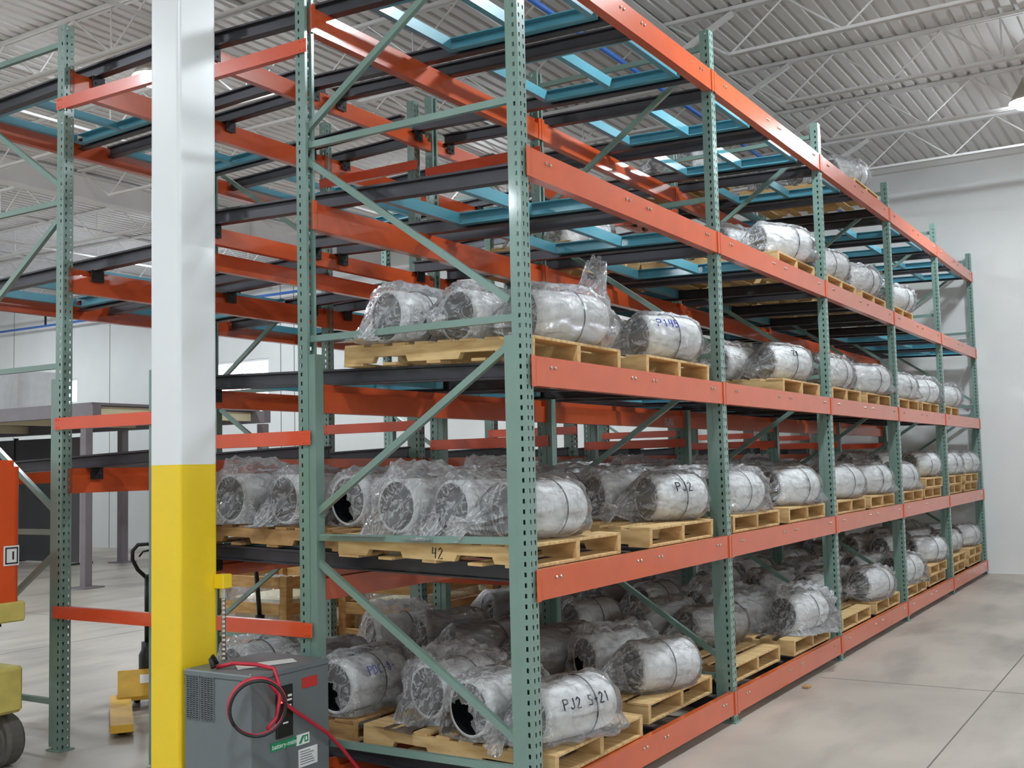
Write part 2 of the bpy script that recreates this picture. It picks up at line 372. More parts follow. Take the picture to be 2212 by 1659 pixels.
def frame(rack, x, ya, yb, sgn):
    """upright frame: post faces at ya (aisle) and yb; sgn +1 if the aisle is at y-"""
    post(rack, x, ya, -sgn); post(rack, x, yb, sgn)
    a = ya+sgn*.06; b = yb-sgn*.06
    for z in (.302, 1.405, 2.51, 3.62, 4.715): channel('horizontal_brace', (x, a, z), (x, b, z), rack)
    for (t0, z0), (t1, z1) in (((.03,.43),(1,1.30)), ((.03,2.38),(1,1.51)), ((.03,2.60),(1,3.53)), ((.03,4.62),(1,3.72))):
        channel('diagonal_brace', (x, a+(b-a)*t0, z0), (x, b, z1), rack)
def beam_prof(h, step_side, d=.062):
    """step beam section (y, z) with z=0 at the top, y from 0 to d, the step on one side"""
    if step_side < 0: return [(0,-h),(d,-h),(d,0),(.03,0),(.03,-.045),(0,-.045)]
    return [(0,-h),(d,-h),(d,-.04),(d-.022,-.04),(d-.022,0),(0,0)]
BL = B-PW-.004
def bev(me): return me
BEAM = {'front': G().prism(beam_prof(.149, 1), 'x', 0, BL).make('beam', 'orange'), 'middle': G().prism(beam_prof(.165, -1), 'x', 0, BL).make('beam', 'orange'), 'back': G().prism(beam_prof(.115, -1, .05), 'x', 0, BL).make('beam', 'orange')}
CONN = {k: G().cbox(-.036, .004, -.007, -.001, -hh-.004, .002, .0015).cbox(-.002, .003, -.007, .05, -hh, 0, .001).make('connector', 'orange') for k, hh in (('front', .149), ('middle', .165), ('back', .115))}
BOLTH = [(0.009, -.0), ]
def bolts_mesh(sgn):
    g = G()
    for rx in RAILX:
        for dx in (-.022, .022):
            g.lathe([(.009, -.001), (.009, -.004), (.006, -.008), (.0005, -.009)], 8, (rx+dx-PW/2-.002, 0, -.05), 'y')
    return g.make('bolts', 'zinc')
BOLTS = bolts_mesh(1)
def beam(rack, kind, i, y, ztop, flip=False, bolts=False):
    """y is the aisle-side plane of the beam"""
    o = link('beam', BEAM[kind], rack, (i*B+PW/2+.002, y, ztop))
    if flip: o.rotation_euler = (0, 0, math.pi); o.location.x = (i+1)*B-PW/2-.002
    if kind != 'back':
        link('connector', CONN[kind], o)
        c = link('connector', CONN[kind], o, (BL, 0, 0)); c.scale = (-1, 1, 1)
    if bolts: stuff(link('bolts', BOLTS, o))
    return o
RPROF = [(-.032,0),(.032,0),(.032,.008),(.006,.013),(.006,.074),(.036,.078),(.036,.09),(-.036,.09),(-.036,.078),(-.006,.074),(-.006,.013),(-.032,.008)]
RAIL = G().prism(RPROF, 'y', .066, 2.49, SL).make('rail', 'rail')
CLIP = G().box(-.05, .05, -.012, -.006, -.075, .004).box(-.05, .05, -.012, .05, .0, .006).lathe([(.009,-.012),(.009,-.016),(.0005,-.018)], 8, (-.025,0,-.045), 'y').lathe([(.009,-.012),(.009,-.016),(.0005,-.018)], 8, (.025,0,-.045), 'y').make('clip', 'clip')

rack1 = tag(link('pallet_rack', None, loc=(0,0,0)), 'long green and orange pallet rack along the right aisle, loaded with wrapped pipe pieces', 'pallet rack')
rack2 = tag(link('pallet_rack', None, loc=(0,5.08,0)), 'mostly empty green and orange pallet rack standing behind the loaded one', 'pallet rack')
YB = 2.505
for i in range(NB+1):
    frame(rack1, i*B, .008, 1.497, 1)
    post(rack1, i*B, YB, 1)
    frame(rack2, i*B, -.008, -1.497, -1)
    post(rack2, i*B, -2.462, -1)
for li in range(5):
    for i in range(NB):
        beam(rack1, 'front', i, 0.0, ZF[li], bolts=True)
        beam(rack1, 'middle', i, 1.42, ZM[li])
        beam(rack1, 'back', i, 2.445, ZM[li]+.03)
        for rx in RAILX:
            r = link('rail', RAIL, rack1, (i*B+rx, 0, ZM[li]-SL*1.45))
            c = link('clip', CLIP, r, (0, 1.52, SL*1.45-.002)); c.rotation_euler = (0, 0, math.pi)
            link('clip', CLIP, r, (0, 2.44, SL*2.44-.002))
ZM2 = [1.825, 3.17, 4.53]
for li in range(3):
    for i in range(NB):
        beam(rack2, 'front', i, 0.0, ZM2[li]+.045, flip=True, bolts=True)
        beam(rack2, 'middle', i, -1.49, ZM2[li])
        beam(rack2, 'back', i, -2.445-.0, ZM2[li]+.03, flip=True)
        for rx in RAILX:
            r = link('rail', RAIL, rack2, ((i+1)*B-rx, 0, ZM2[li]-SL*1.45), (0, 0, math.pi))
            c = link('clip', CLIP, r, (0, 1.50, SL*1.45-.002)); c.rotation_euler = (0, 0, math.pi)
            c = link('clip', CLIP, r, (0, 2.455, SL*2.44-.002)); c.rotation_euler = (0, 0, math.pi)
# orange spacers tying the middle and back posts in the plane of each end frame
def tie(rack, x, y0, y1, z0, z1):
    g = G().cbox(x-.052, x-.047, y0, y1, -.04, .04, .001).box(x-.047, x-.012, y0+.09, y1-.09, .035, .04).box(x-.047, x-.012, y0+.09, y1-.09, -.04, -.035)
    o = g.obj('spacer', 'tie_orange', rack); sh = (z1-z0)/(y1-y0)
    for v in o.data.vertices: v.co.z += z0+sh*(v.co.y-y0)
    bg_ = G()
    for y in (y0+.022, y0+.05, y1-.022, y1-.05):
        for dz in (-.025, .025): bg_.lathe([(.006,-.001),(.006,-.004),(.0005,-.005)], 6, (x-.051, y, z0+sh*(y-y0)+dz), 'x')
    stuff(bg_.obj('bolts', 'tie_orange', o))
for i in range(NB+1):
    for z in ((.90, .90), (1.955, 1.955), (4.19, 4.19)): tie(rack1, i*B, 1.40, 2.50, *z)
    for z in ((.89, .89), (2.12, 2.12), (4.28, 4.28)): tie(rack2, i*B, -2.50, -1.43, *z)

# ---------------------------------------------------------------- push-back carts
def cart_parts():
    side = [(-.03,0),(.03,0),(.03,.006),(-.024,.006),(-.024,.070),(.03,.070),(.03,.076),(-.03,.076)]
    W = RAILX[1]-RAILX[0]
    sl = G().prism(side, 'y', 0, 1.08).make('side_channel', 'blue')
    xl = G().prism([(0,0),(.045,0),(.045,.006),(.006,.006),(.006,.07),(0,.07)], 'x', 0, W-.20).make('cross_member', 'blue')
    wl = G().lathe([(0.001,-.012),(.02,-.012),(.02,.012),(.001,.012)], 10, axis='x').make('wheel', 'zinc')
    return sl, xl, wl, W
CART = cart_parts()
def cart(x, y, z, label, group, dirn=1):
    """x: centre of the near rail; y: aisle end"""
    t = tag(link('push_back_cart', None, loc=(x, y, z), rot=(math.atan(SL)*dirn, 0, 0)), label, 'cart', group)
    sl, xl, wl, W = CART
    link('side_channel', sl, t, (.07, 0, 0)); o = link('side_channel', sl, t, (W-.07, 0, 0)); o.scale = (-1, 1, 1)
    for yy in (.0, .5, 1.035): link('cross_member', xl, t, (.10, yy, .002))
    for yy in (.12, .95):
        link('wheel', wl, t, (.024, yy, .036)); link('wheel', wl, t, (W-.024, yy, .036))
    return t

# ---------------------------------------------------------------- pallets
PWX, PDY, PHZ = 1.016, 1.22, .121
def pallet_meshes(wood):
    st = G()
    n = 10
    zs = []
    prof = [(0,.016),(.2,.016),(.215,.05),(.43,.05),(.445,.016),(.775,.016),(.79,.05),(1.005,.05),(1.02,.016),(PDY,.016),(PDY,.105),(0,.105)]
    st.prism([(a, z) for a, z in prof], 'x', -.019, .019)
    bds = []
    for wdt in (.14, .09): bds.append(G().cbox(-PWX/2, PWX/2, 0, wdt, 0, .016, .002).make('deck_board', wood))
    return st.make('stringer', wood), bds
PM = {k: pallet_meshes(k) for k in ('wood', 'wood_dark')}
def pallet(x, y, z, label, group, wood='wood', rx=math.atan(SL), rz=0.0, detail=True):
    """x: centre, y: aisle edge, z: underside at the aisle edge"""
    t = tag(link('wooden_pallet', None, loc=(x, y, z), rot=(rx, 0, rz)), label, 'pallet', group)
    st, (b1, b2) = PM[wood]
    for sx in (-PWX/2+.02, 0, PWX/2-.02): link('stringer', st, t, (sx, 0, 0))
    for k, yy in enumerate((0, .19, .34, .49, .64, .79, .94, PDY-.14)):
        link('deck_board', b1 if k in (0, 7) else b2, t, (R_.uniform(-.006,.006), yy, .105))
    for yy in (0, .27, .56, .85, PDY-.14): link('bottom_board', b1 if yy in (0, PDY-.14) else b2, t, (R_.uniform(-.006,.006), yy, 0))
    return t
# ---------------------------------------------------------------- wrapped pipe pieces
PR = 0.149; PL = 0.50
def nz(x, y, z): return noise.noise(Vector((x, y, z)))
def pipe_proto(seed, bend, L=PL, R=PR, loose=0.0, endA='knot', endB='cap', grey=False, droop=1.0, skirt=0.0):
    """pipe piece along local x, open end at x-; bend in the local xy plane. origin at the middle of the axis"""
    rr = random.Random(seed); k = bend/L if abs(bend) > 1e-4 else 1e-5
    def cl(s):
        s2 = max(-L/2, min(L/2, s)); x = math.sin(k*s2)/k; y = (1-math.cos(k*s2))/k; t = k*s2
        T = Vector((math.cos(t), math.sin(t), 0)); Nn = Vector((-math.sin(t), math.cos(t), 0))
        return Vector((x, y, 0)) + T*(s-s2), T, Nn
    n = 40
    def ring(s, r):
        c, T, Nn = cl(s); return [c + (Nn*math.cos(2*math.pi*i/n) + Vector((0,0,1))*math.sin(2*math.pi*i/n))*r for i in range(n)]
    def loft(rings, g):
        base = len(g.v); 
        for q in rings: g.v += q
        for a in range(len(rings)-1):
            for i in range(n): g.f.append((base+a*n+i, base+a*n+(i+1) % n, base+(a+1)*n+(i+1) % n, base+(a+1)*n+i))
    ss = [-L/2+L*i/12 for i in range(13)]
    g = G(); loft([ring(-L/2, R-.016)] + [ring(-L/2, R)] + [ring(s, R) for s in ss[1:-1]] + [ring(L/2, R), ring(L/2, R-.016)], g)
    body = g.make('pipe', 'pipe_shaded_tank_grey' if grey else 'pipe', True)  # grey: white pipe darkened in colour as if shaded inside the rack
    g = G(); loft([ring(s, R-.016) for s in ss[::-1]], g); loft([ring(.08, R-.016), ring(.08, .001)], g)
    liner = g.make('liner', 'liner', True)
    # film
    nf = 60; g = G(); rows = []; nfold = rr.randint(8, 13); ph = rr.uniform(0, 6); ph2 = rr.uniform(0, 6)
    ea, eb = (.17, .05)
    prof = []
    if endA == 'knot': prof += [(-L/2-.275-loose*.02, .062), (-L/2-.25, .046), (-L/2-.225, .028), (-L/2-.205, .018), (-L/2-.185, .036), (-L/2-.15, .062), (-L/2-.11, .088), (-L/2-.07, .116), (-L/2-.035, .140), (-L/2-.01, R*.99)]
    else: prof += [(-L/2-.06, R*.55), (-L/2-.05, R*.8), (-L/2-.02, R*1.0)]
    prof += [(-L/2+.01+(L-.02)*k/15, R+.008+loose*.03) for k in range(16)]
    if endB == 'cap': prof += [(L/2+.025, R*.97), (L/2+.05, R*.86), (L/2+.075, R*.66), (L/2+.09, R*.4), (L/2+.098, .015)]
    elif endB == 'flag': prof += [(L/2+.02, R*.96), (L/2+.05, R*.78), (L/2+.08, R*.62), (L/2+.11, R*.52), (L/2+.14, R*.46), (L/2+.17, R*.42)]
    else: prof += [(L/2+.02, R*.96), (L/2+.06, R*.75), (L/2+.10, R*.5), (L/2+.13, .045), (L/2+.15, .02), (L/2+.185, .05), (L/2+.215, .07)]
    zfun = []
    for s, r in prof:
        out = max(0, abs(s)-L/2)
        c, T, Nn = cl(s); c = c + Vector((0, 0, -.96*out*(.35+loose)*(droop if s > 0 or droop > 0 else .4))) + Nn*(.25*out*math.sin(ph))
        q = []
        tight = max(0.0, 1-r/R)
        for i in range(nf):
            a = 2*math.pi*i/nf
            fold = .30*tight*math.sin(nfold*a+ph) + .12*tight*math.sin((nfold*2+1)*a+ph2)
            w1 = 1-abs(nz(seed+2.2*math.cos(a), 2.2*math.sin(a), s*7))*2.2; w2 = 1-abs(nz(5*math.cos(a)+seed, 5*math.sin(a), s*17+seed))*2.2
            wr = .014*max(0, w1)+.010*max(0, w2)+.003*rr.random()
            rad = r*(1+fold) + (wr*(1+1.6*loose) if r > R*.9 else wr*.7)
            p = c + (Nn*math.cos(a) + Vector((0,0,1))*math.sin(a))*rad
            if p.z < -R-.004:
                ex = -R-.004-p.z; p.z = -R-.004-.0*ex; p += Nn*math.copysign(ex*.5, math.cos(a))
            if loose and p.z < -.3*R:
                p += Nn*(math.cos(a)*loose*.06*abs(nz(seed, s*7, a)+.4))
            if skirt and -.98 < math.sin(a) < -.25 and abs(s) < L/2+.08:
                kf = (-.25-math.sin(a))/.75; hz = skirt*(.55+.9*nz(seed+s*9, math.copysign(2, math.cos(a)), 3))*math.sin(math.pi*min(1, kf*1.15))
                p += Nn*math.copysign(max(0, hz), math.cos(a)); p.z = max(p.z-abs(hz)*.5, -R-.004+.012*abs(nz(s*30, a*3, seed)))
            q.append(p)
        rows.append(q)
    for q in rows: g.v += q
    for a in range(len(rows)-1):
        for i in range(nf): g.f.append((a*nf+i, a*nf+(i+1) % nf, (a+1)*nf+(i+1) % nf, (a+1)*nf+i))
    wrap = g.make('plastic_wrap', 'film', False); wrap.materials.append(MATS['film_milky']); wrap.materials.append(MATS['film_end'])
    for p in wrap.polygons:
        ri = min(prof[p.vertices[0]//nf][1], prof[min(p.vertices[0]//nf+1, len(prof)-1)][1])
        sv = prof[p.vertices[0]//nf][0]
        if ri < .3*R: p.material_index = 1
        elif abs(sv) > L/2-.005: p.material_index = 2
    # strap ring
    g = G(); s0 = rr.uniform(-.02, .1); c, T, Nn = cl(s0)
    for e in (0, 1):
        for rd in (R+.012, R+.016):
            g.v += [c + T*(e*.008) + (Nn*math.cos(2*math.pi*i/n) + Vector((0,0,1))*math.sin(2*math.pi*i/n))*rd for i in range(n)]
    for i in range(n):
        j = (i+1) % n
        g.f += [(i, j, n+j, n+i), (2*n+i, 3*n+i, 3*n+j, 2*n+j), (n+i, n+j, 3*n+j, 3*n+i), (i, 2*n+i, 2*n+j, j)]
    strap = g.make('strap', 'strap')
    return body, liner, wrap, strap
D_ = math.radians
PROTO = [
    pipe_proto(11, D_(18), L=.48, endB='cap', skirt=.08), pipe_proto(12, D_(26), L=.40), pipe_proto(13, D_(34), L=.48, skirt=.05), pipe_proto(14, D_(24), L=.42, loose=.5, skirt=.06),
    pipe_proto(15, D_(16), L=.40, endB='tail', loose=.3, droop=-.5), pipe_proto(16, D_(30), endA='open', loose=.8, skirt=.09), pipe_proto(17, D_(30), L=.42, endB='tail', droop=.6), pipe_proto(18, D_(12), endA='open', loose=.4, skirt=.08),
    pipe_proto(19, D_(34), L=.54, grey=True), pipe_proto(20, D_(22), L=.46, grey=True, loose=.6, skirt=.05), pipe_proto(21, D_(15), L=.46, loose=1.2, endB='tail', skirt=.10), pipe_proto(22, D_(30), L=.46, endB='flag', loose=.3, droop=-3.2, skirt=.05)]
SF = {'P': [[(0,0),(0,1),(.55,.95),(.6,.6),(0,.5)]], 'D': [[(0,0),(0,1),(.5,.85),(.55,.2),(0,0)]], 'Z': [[(0,1),(.6,1),(0,0),(.6,0)]], 'J': [[(.5,1),(.5,.15),(.2,0),(0,.2)]], 'C': [[(.55,.9),(.1,.9),(0,.4),(.2,0),(.6,.1)]],
      'S': [[(.55,.9),(.1,.95),(.1,.6),(.5,.45),(.5,.05),(0,.05)]], '-': [[(.1,.45),(.5,.5)]], '1': [[(.2,.8),(.35,1),(.35,0)]], '2': [[(.05,.8),(.3,1),(.55,.75),(0,0),(.6,.02)]], '4': [[(.1,1),(.05,.45),(.6,.5)],[(.5,.95),(.48,0)]],
      '5': [[(.55,1),(.1,1),(.08,.55),(.5,.5),(.5,.1),(0,0)]], '8': [[(.3,.5),(.05,.75),(.3,1),(.5,.75),(.05,.25),(.3,0),(.55,.25),(.3,.5)]], '0': [[(.3,0),(.05,.5),(.3,1),(.55,.5),(.3,0)]], 'A': [[(0,0),(.3,1),(.6,0)],[(.1,.35),(.5,.35)]],
      'M': [[(0,0),(.1,1),(.3,.4),(.5,1),(.6,0)]], 'W': [[(0,1),(.15,0),(.3,.6),(.45,0),(.6,1)]], 'H': [[(0,0),(0,1)],[(.55,0),(.55,1)],[(0,.5),(.55,.5)]]}
def strokes(text, h):
    out = []; x = 0
    for ch in text:
        for st in SF.get(ch, []): out.append([(x+px*h*.8, py*h) for px, py in st])
        x += h*.72
    return out, x
def on_pipe(text, h, m, parent, x0=-.12, phi=.45, R=PR+.021, rad=.0036, bend=D_(18), L=PL):
    """handwriting on the aisle-facing upper side of a straight pipe"""
    g = G(); st, wd = strokes(text, h)
    for s in st:
        pts = []
        for (px, py), (qx, qy) in zip(s, s[1:]):
            for k in range(4):
                t = k/4; pts.append((px+(qx-px)*t, py+(qy-py)*t))
        pts.append(s[-1])
        tp = []
        for px, py in pts:
            k = bend/L; q = x0+px; t = k*q; c = Vector((math.sin(t)/k, (1-math.cos(t))/k, 0)); Nn = Vector((-math.sin(t), math.cos(t), 0))
            tp.append(c - Nn*(math.cos(phi+py/R)*R) + Vector((0, 0, math.sin(phi+py/R)*R)))
        g.tube(tp, rad, 5)
    return g.obj('handwriting', m, parent)
NLEV = ['lowest', 'second', 'third', 'fourth', 'top']; NBAY = ['nearest', 'second', 'third', 'fourth', 'farthest']; LANE = ['near-side', 'far-side']
def ptop(li, y): return ZM[li]+.09+SL*(y-1.45)+PHZ
def pipe(x, y, z, proto, rot, label, strap=True, tilt=0.0):
    t = tag(link('wrapped_pipe', None, loc=(x, y, z), rot=(0, tilt, rot)), label, 'pipe', 'plastic-wrapped pipe pieces on pallets')
    b, l, wv, s = PROTO[proto]
    o = link('pipe', b, t); link('liner', l, o); link('plastic_wrap', wv, t)
    if strap: link('strap', s, t)
    return t
LC = ((RAILX[0]+RAILX[1])/2, (RAILX[2]+RAILX[3])/2)
RW = ['aisle-edge', 'middle', 'inner']
DEF = math.radians(-19)
def pipes_on(li, bay, lane, depth, x, y0, rows, zoff=0.0):
    """rows: list of (dx, dy, proto, rot_deg)"""
    made = []
    for r, (dx, dy, pr, rt) in enumerate(rows):
        y = y0+dy
        lab = 'plastic-wrapped white pipe piece, %s of %s %s pallet, %s bay, %s shelf' % (RW[0 if dy < .3 else 1 if dy < .75 else 2], LANE[lane], depth, NBAY[bay], NLEV[li])
        made.append(pipe(x+dx, y, ptop(li, y)+PR+.006+zoff, pr, DEF+math.radians(rt), lab, strap=(r != 1)))
    return made
def put_pallet(li, bay, lane, depth, dx=0.0, dy=0.0, wood='wood', double=False, rz=0.0):
    x = bay*B+LC[lane]+dx; y = (.05 if depth == 'front' else 1.30)+dy
    up = .008 if depth == 'rear' else 0.0
    z = ZM[li]+.09+SL*(y-1.45)+up
    lab = '%s wooden pallet, %s %s spot, %s bay, %s shelf' % ('pale' if wood == 'wood' else 'brown', LANE[lane], depth, NBAY[bay], NLEV[li])
    if double:
        pallet(x+R_.uniform(-.03,.03), y+.02, z, lab+', under another pallet', 'wooden pallets on the rack', wood, rz=rz)
        t = pallet(x, y, z+PHZ+.002, lab+', topmost of two', 'wooden pallets on the rack', wood, rz=rz); return x, y, up+PHZ+.002, t
    return x, y, up, pallet(x, y, z, lab, 'wooden pallets on the rack', wood, rz=rz)
def rnd_rows(n=3, kinds=(0,1,2,3,4,6), spread=.12, y0=.15):
    return [(R_.uniform(-spread, spread), y0+.40*k+R_.uniform(-.02,.02), R_.choice(kinds), R_.uniform(-9, 9)) for k in range(n)]
# lowest, second and third shelves: every front spot is filled
FRONT = {
 (0,0,0): (0.0, -.02, [(-.17,.12,0,4),(-.22,.50,7,14),(-.02,.93,10,14)]),
 (0,0,1): (0.03, .06, [(-.10,.10,6,-2),(.05,.50,5,4),(.02,.92,8,-4)]),
 (1,0,0): (-.17, 0, [(-.10,.17,2,10),(-.12,.55,3,16),(-.10,.93,10,18)]),
 (1,0,1): (0.0, 0, [(.20,.17,1,-1),(.20,.56,3,3),(.10,.93,9,0)]),
 (2,0,0): (-.10, 0, [(.12,.17,11,0),(-.10,.55,4,12),(-.24,.93,3,16)]),
 (2,0,1): (0.03, 0, [(.10,.15,1,-3),(-.30,.52,4,2),(.0,.92,1,5)]),
 (2,1,1): (0.0, 0, [(-.02,.15,1,-2),(-.25,.52,4,4),(.0,.92,3,5)]),
 (2,4,0): (0, 0, [(.3,.15,4,-4),(.1,.53,1,4)]),
 (0,1,0): (0, .04, [(.2,.42,8,3),(.1,.80,9,-5)]),
 (0,1,1): (0, 0, [(.05,.12,10,5),(-.22,.50,9,-5),(.1,.90,10,2)]),
 (0,2,0): (0, 0, [(.2,.42,1,3),(.1,.85,9,-5)]),
 (0,2,1): (0, 0, [(-.28,.10,4,2),(-.30,.50,8,0),(.1,.9,9,0)]),
}
for li in range(3):
    for bay in range(NB):
        for lane in range(2):
            if (li, bay, lane) in ((2,1,0), (2,4,1)): continue
            dx, dy, rows = FRONT.get((li, bay, lane), (R_.uniform(-.03,.03), 0, rnd_rows()))
            dbl = li < 2 and ((bay == 3 and lane == 1) or bay == 4)
            x, y, up, t = put_pallet(li, bay, lane, 'front', dx, dy, wood='wood', double=dbl)
            if (li, bay, lane) == (1, 0, 0):
                g = G(); st, wd = strokes('42', .056)
                for s in st: g.tube([(0, -a, b) for a, b in s], .0034, 5)
                g.obj('handwriting', 'ink_black', t, (-PWX/2+.02-.0195, .585, .026))
            P = pipes_on(li, bay, lane, 'front', x, y, rows, up)
            if (li, bay, lane) == (0, 0, 0): on_pipe('PJ2 S-21', .055, 'ink_black', P[0], -.15, .20, bend=D_(18), L=.48)
            if (li, bay, lane) == (1, 0, 1): on_pipe('PJ2', .06, 'ink_black', P[0], -.08, .25, bend=D_(26), L=.40); 
            if (li, bay, lane) == (2, 0, 1): on_pipe('P145', .055, 'ink_blue', P[0], -.15, .35, bend=D_(26), L=.40)
            if (li, bay, lane) == (2, 1, 1): on_pipe('Z1', .05, 'ink_black', P[0], -.05, .3, bend=D_(26), L=.40)
            if li < 2 and bay < 4:
                x, y, up, t = put_pallet(li, bay, lane, 'rear', R_.uniform(-.03,.03), .0, wood='wood_dark' if (bay+lane) % 2 == 0 else 'wood')
                rows = [(-.20,.18,7,20),(-.05,.60,8,12),(-.22,1.0,3,20)] if (li, bay, lane) == (0,0,0) else [(.0,.22,7,18),(-.15,.62,3,18),(-.20,1.02,10,20)] if (li, bay, lane) == (1,0,0) else rnd_rows(3, (1,8,9,10,3), .15, .18)
                P = pipes_on(li, bay, lane, 'rear', x, y, rows, up)
                if (li, bay, lane) == (0,0,0): on_pipe('PDC-8-', .055, 'ink_blue', P[0], -.12, .35, bend=D_(12))
                if (li, bay, lane) == (1,0,0): on_pipe('ADZ5', .055, 'ink_black', P[0], -.12, .35, bend=D_(12))
                lab = 'blue push-back cart under the rear %s pallet, %s bay, %s shelf' % (LANE[lane], NBAY[bay], NLEV[li])
                cart(bay*B+RAILX[0 if lane == 0 else 2], 1.33, ZM[li]+.09+SL*(1.33-1.45)-.072, lab, 'blue push-back carts')
# third shelf: carts pushed back, few rear pallets
for bay in range(NB):
    for lane in range(2):
        yy = .10 if (bay, lane) in ((1,0), (4,1)) else 1.33
        cart(bay*B+RAILX[0 if lane == 0 else 2], yy, ZM[2]+.09+SL*(yy-1.45)-.072, 'blue push-back cart waiting in %s lane, %s bay, third shelf' % (LANE[lane], NBAY[bay]), 'blue push-back carts')
# fourth shelf
for (bay, lane, rows, dx) in ((1,1,[(.02,.15,0,-8),(-.06,.53,4,2),(.0,.92,9,0)],0), (2,0,[(.0,.17,1,-4),(.1,.55,3,2)],0), (2,1,[(-.12,.15,4,-6),(.30,.30,3,4)],.0), (3,0,[(.2,.15,4,-4),(.1,.53,1,2)],-.05)):
    x, y, up, t = put_pallet(3, bay, lane, 'front', dx); pipes_on(3, bay, lane, 'front', x, y, rows, up)
for (bay, lane) in ((1,0),(1,1),(2,0),(2,1),(3,0)):
    x, y, up, t = put_pallet(3, bay, lane, 'rear', 0, 0, 'wood'); pipes_on(3, bay, lane, 'rear', x, y, rnd_rows(2), up)
for bay in range(NB):
    for lane in range(2):
        back = (bay, lane) in ((1,1),(2,0),(2,1),(3,0)); yy = 1.33 if back else .10
        if (bay, lane) == (1, 0): yy = .10
        cart(bay*B+RAILX[0 if lane == 0 else 2], yy, ZM[3]+.09+SL*(yy-1.45)-.072, 'blue push-back cart at the %s of %s lane, %s bay, fourth shelf' % ('back' if back else 'front', LANE[lane], NBAY[bay]), 'blue push-back carts')
# top shelf
x, y, up, t = put_pallet(4, 2, 1, 'front', -.08); pipes_on(4, 2, 1, 'front', x, y, [(-.05,.22,4,-6),(-.08,.60,1,2),(0,.98,9,0)], up)
x, y, up, t = put_pallet(4, 2, 0, 'rear', 0); pipes_on(4, 2, 0, 'rear', x, y, rnd_rows(2), up)
for bay in range(NB):
    for lane in range(2):
        back = (bay, lane) == (2, 1); yy = 1.33 if back else .14
        cart(bay*B+RAILX[0 if lane == 0 else 2], yy, ZM[4]+.09+SL*(yy-1.45)-.072, 'blue push-back cart at the %s of %s lane, %s bay, top shelf' % ('back' if back else 'front', LANE[lane], NBAY[bay]), 'blue push-back carts')
# carts of the rear rack (its aisle is at y+)
for li, bays in ((1, (0, 1, 2, 3)), (2, (0, 1, 2, 3))):
    for bay in bays:
        for lane in range(2):
            yy = 5.08-.14
            t = cart(bay*B+B-RAILX[0 if lane == 1 else 2], yy, ZM2[li]+.09+SL*(.14-1.45)-.072, 'blue push-back cart on the rear rack, %s lane, %s bay, %s level' % (LANE[lane], NBAY[bay], ['low', 'middle', 'upper'][li]), 'blue push-back carts')
            t.rotation_euler = (math.atan(SL), 0, math.pi)

# ================================================================= building column, charger
t = tag(link('building_column', None, loc=(0,0,0)), 'square steel building column, yellow to head height and white above', 'column')
def rbox(x0, x1, y0, y1, z0, z1, r, n=5):
    pts = []
    for cx, cy, a0 in ((x1-r, y1-r, 0), (x0+r, y1-r, 90), (x0+r, y0+r, 180), (x1-r, y0+r, 270)):
        for k in range(n+1):
            a = math.radians(a0+90*k/n); pts.append((cx+r*math.cos(a), cy+r*math.sin(a)))
    return G().prism(pts, 'z', z0, z1)
rbox(-.70, -.435, 1.714, 1.94, 0, 1.82, .022).obj('yellow_base', 'yellow', t)
rbox(-.70, -.435, 1.714, 1.94, 1.82, CZ-.47, .022).obj('white_shaft', 'white_paint', t)
G().cbox(-.465, -.40, 1.645, 1.714, 1.16, 1.235, .004).obj('junction_box', 'yellow', t)
cp = [(-.43, 1.68, 1.16-.012*k) for k in range(36)] + [(-.43-.003*k, 1.68-.0006*k, .728-.009*k) for k in range(4)]
g = G().tube(cp, [.0135 if k % 2 else .0105 for k in range(len(cp))], 10); g.obj('conduit', 'conduit', t)
G().lathe([(.021, 0), (.021, .05), (.015, .05), (.015, 0)], 10, (-.43, 1.68, 1.11)).obj('conduit_fitting', 'zinc', t)

t = tag(link('battery_charger', None, loc=(-.69, 1.22, 0)), 'grey steel battery charger cabinet with red cable loop at the column foot', 'charger')
W_, D_, H_ = .565, .468, .78
body = G().cbox(0, W_, 0, D_, .02, H_-.03, .004).obj('cabinet', 'box_grey', t)
G().cbox(-.004, W_+.004, -.004, D_+.004, H_-.032, H_, .006).obj('lid', 'box_grey', t)
for k, (y0, y1) in enumerate(((.255, .345), (.36, .448))):
    v = G().box(-.002, .004, y0, y1, .535, .752).obj('vent', 'black', body)
    bars = G()
    for j in range(21): bars.box(-.005, -.001, y0, y1, .537+.0106*j, .5415+.0106*j)
    for j in range(5): bars.box(-.005, -.001, y0+(y1-y0)*j/4-.003, y0+(y1-y0)*j/4+.003, .535, .752)
    bars.obj('vent_bars', 'box_grey', v)
pan = G().cbox(.168, .285, -.010, .002, .44, .695, .003).obj('control_panel', 'black', body)
G().lathe([(.012, -.010), (.012, -.017), (.006, -.021), (.0005, -.022)], 12, (.195, 0, .625), 'y').obj('indicator_light', 'led_red', pan)
G().box(.245, .272, -.013, -.009, .637, .648).box(.24, .272, -.013, -.009, .617, .626).box(.232, .268, -.013, -.009, .585, .598).box(.21, .245, -.013, -.009, .508, .515).obj('panel_print', 'paper', pan)
G().box(.36, .475, -.003, .001, .655, .708).obj('warning_label', 'red_label', body)
gl = G().box(.13, .315, -.003, .001, .385, .425).obj('name_label', 'green_label', body)
G().box(.315, .41, -.003, .001, .375, .428).obj('logo_label', 'paper', body)
G().prism([(.33,.382),(.348,.382),(.372,.42),(.356,.42)], 'y', -.0045, -.0025).box(.372, .40, -.0045, -.0025, .385, .392).box(.372, .40, -.0045, -.0025, .412, .419).box(.372, .379, -.0045, -.0025, .392, .412).box(.393, .40, -.0045, -.0025, .392, .412).obj('logo_print', 'green_label', body)
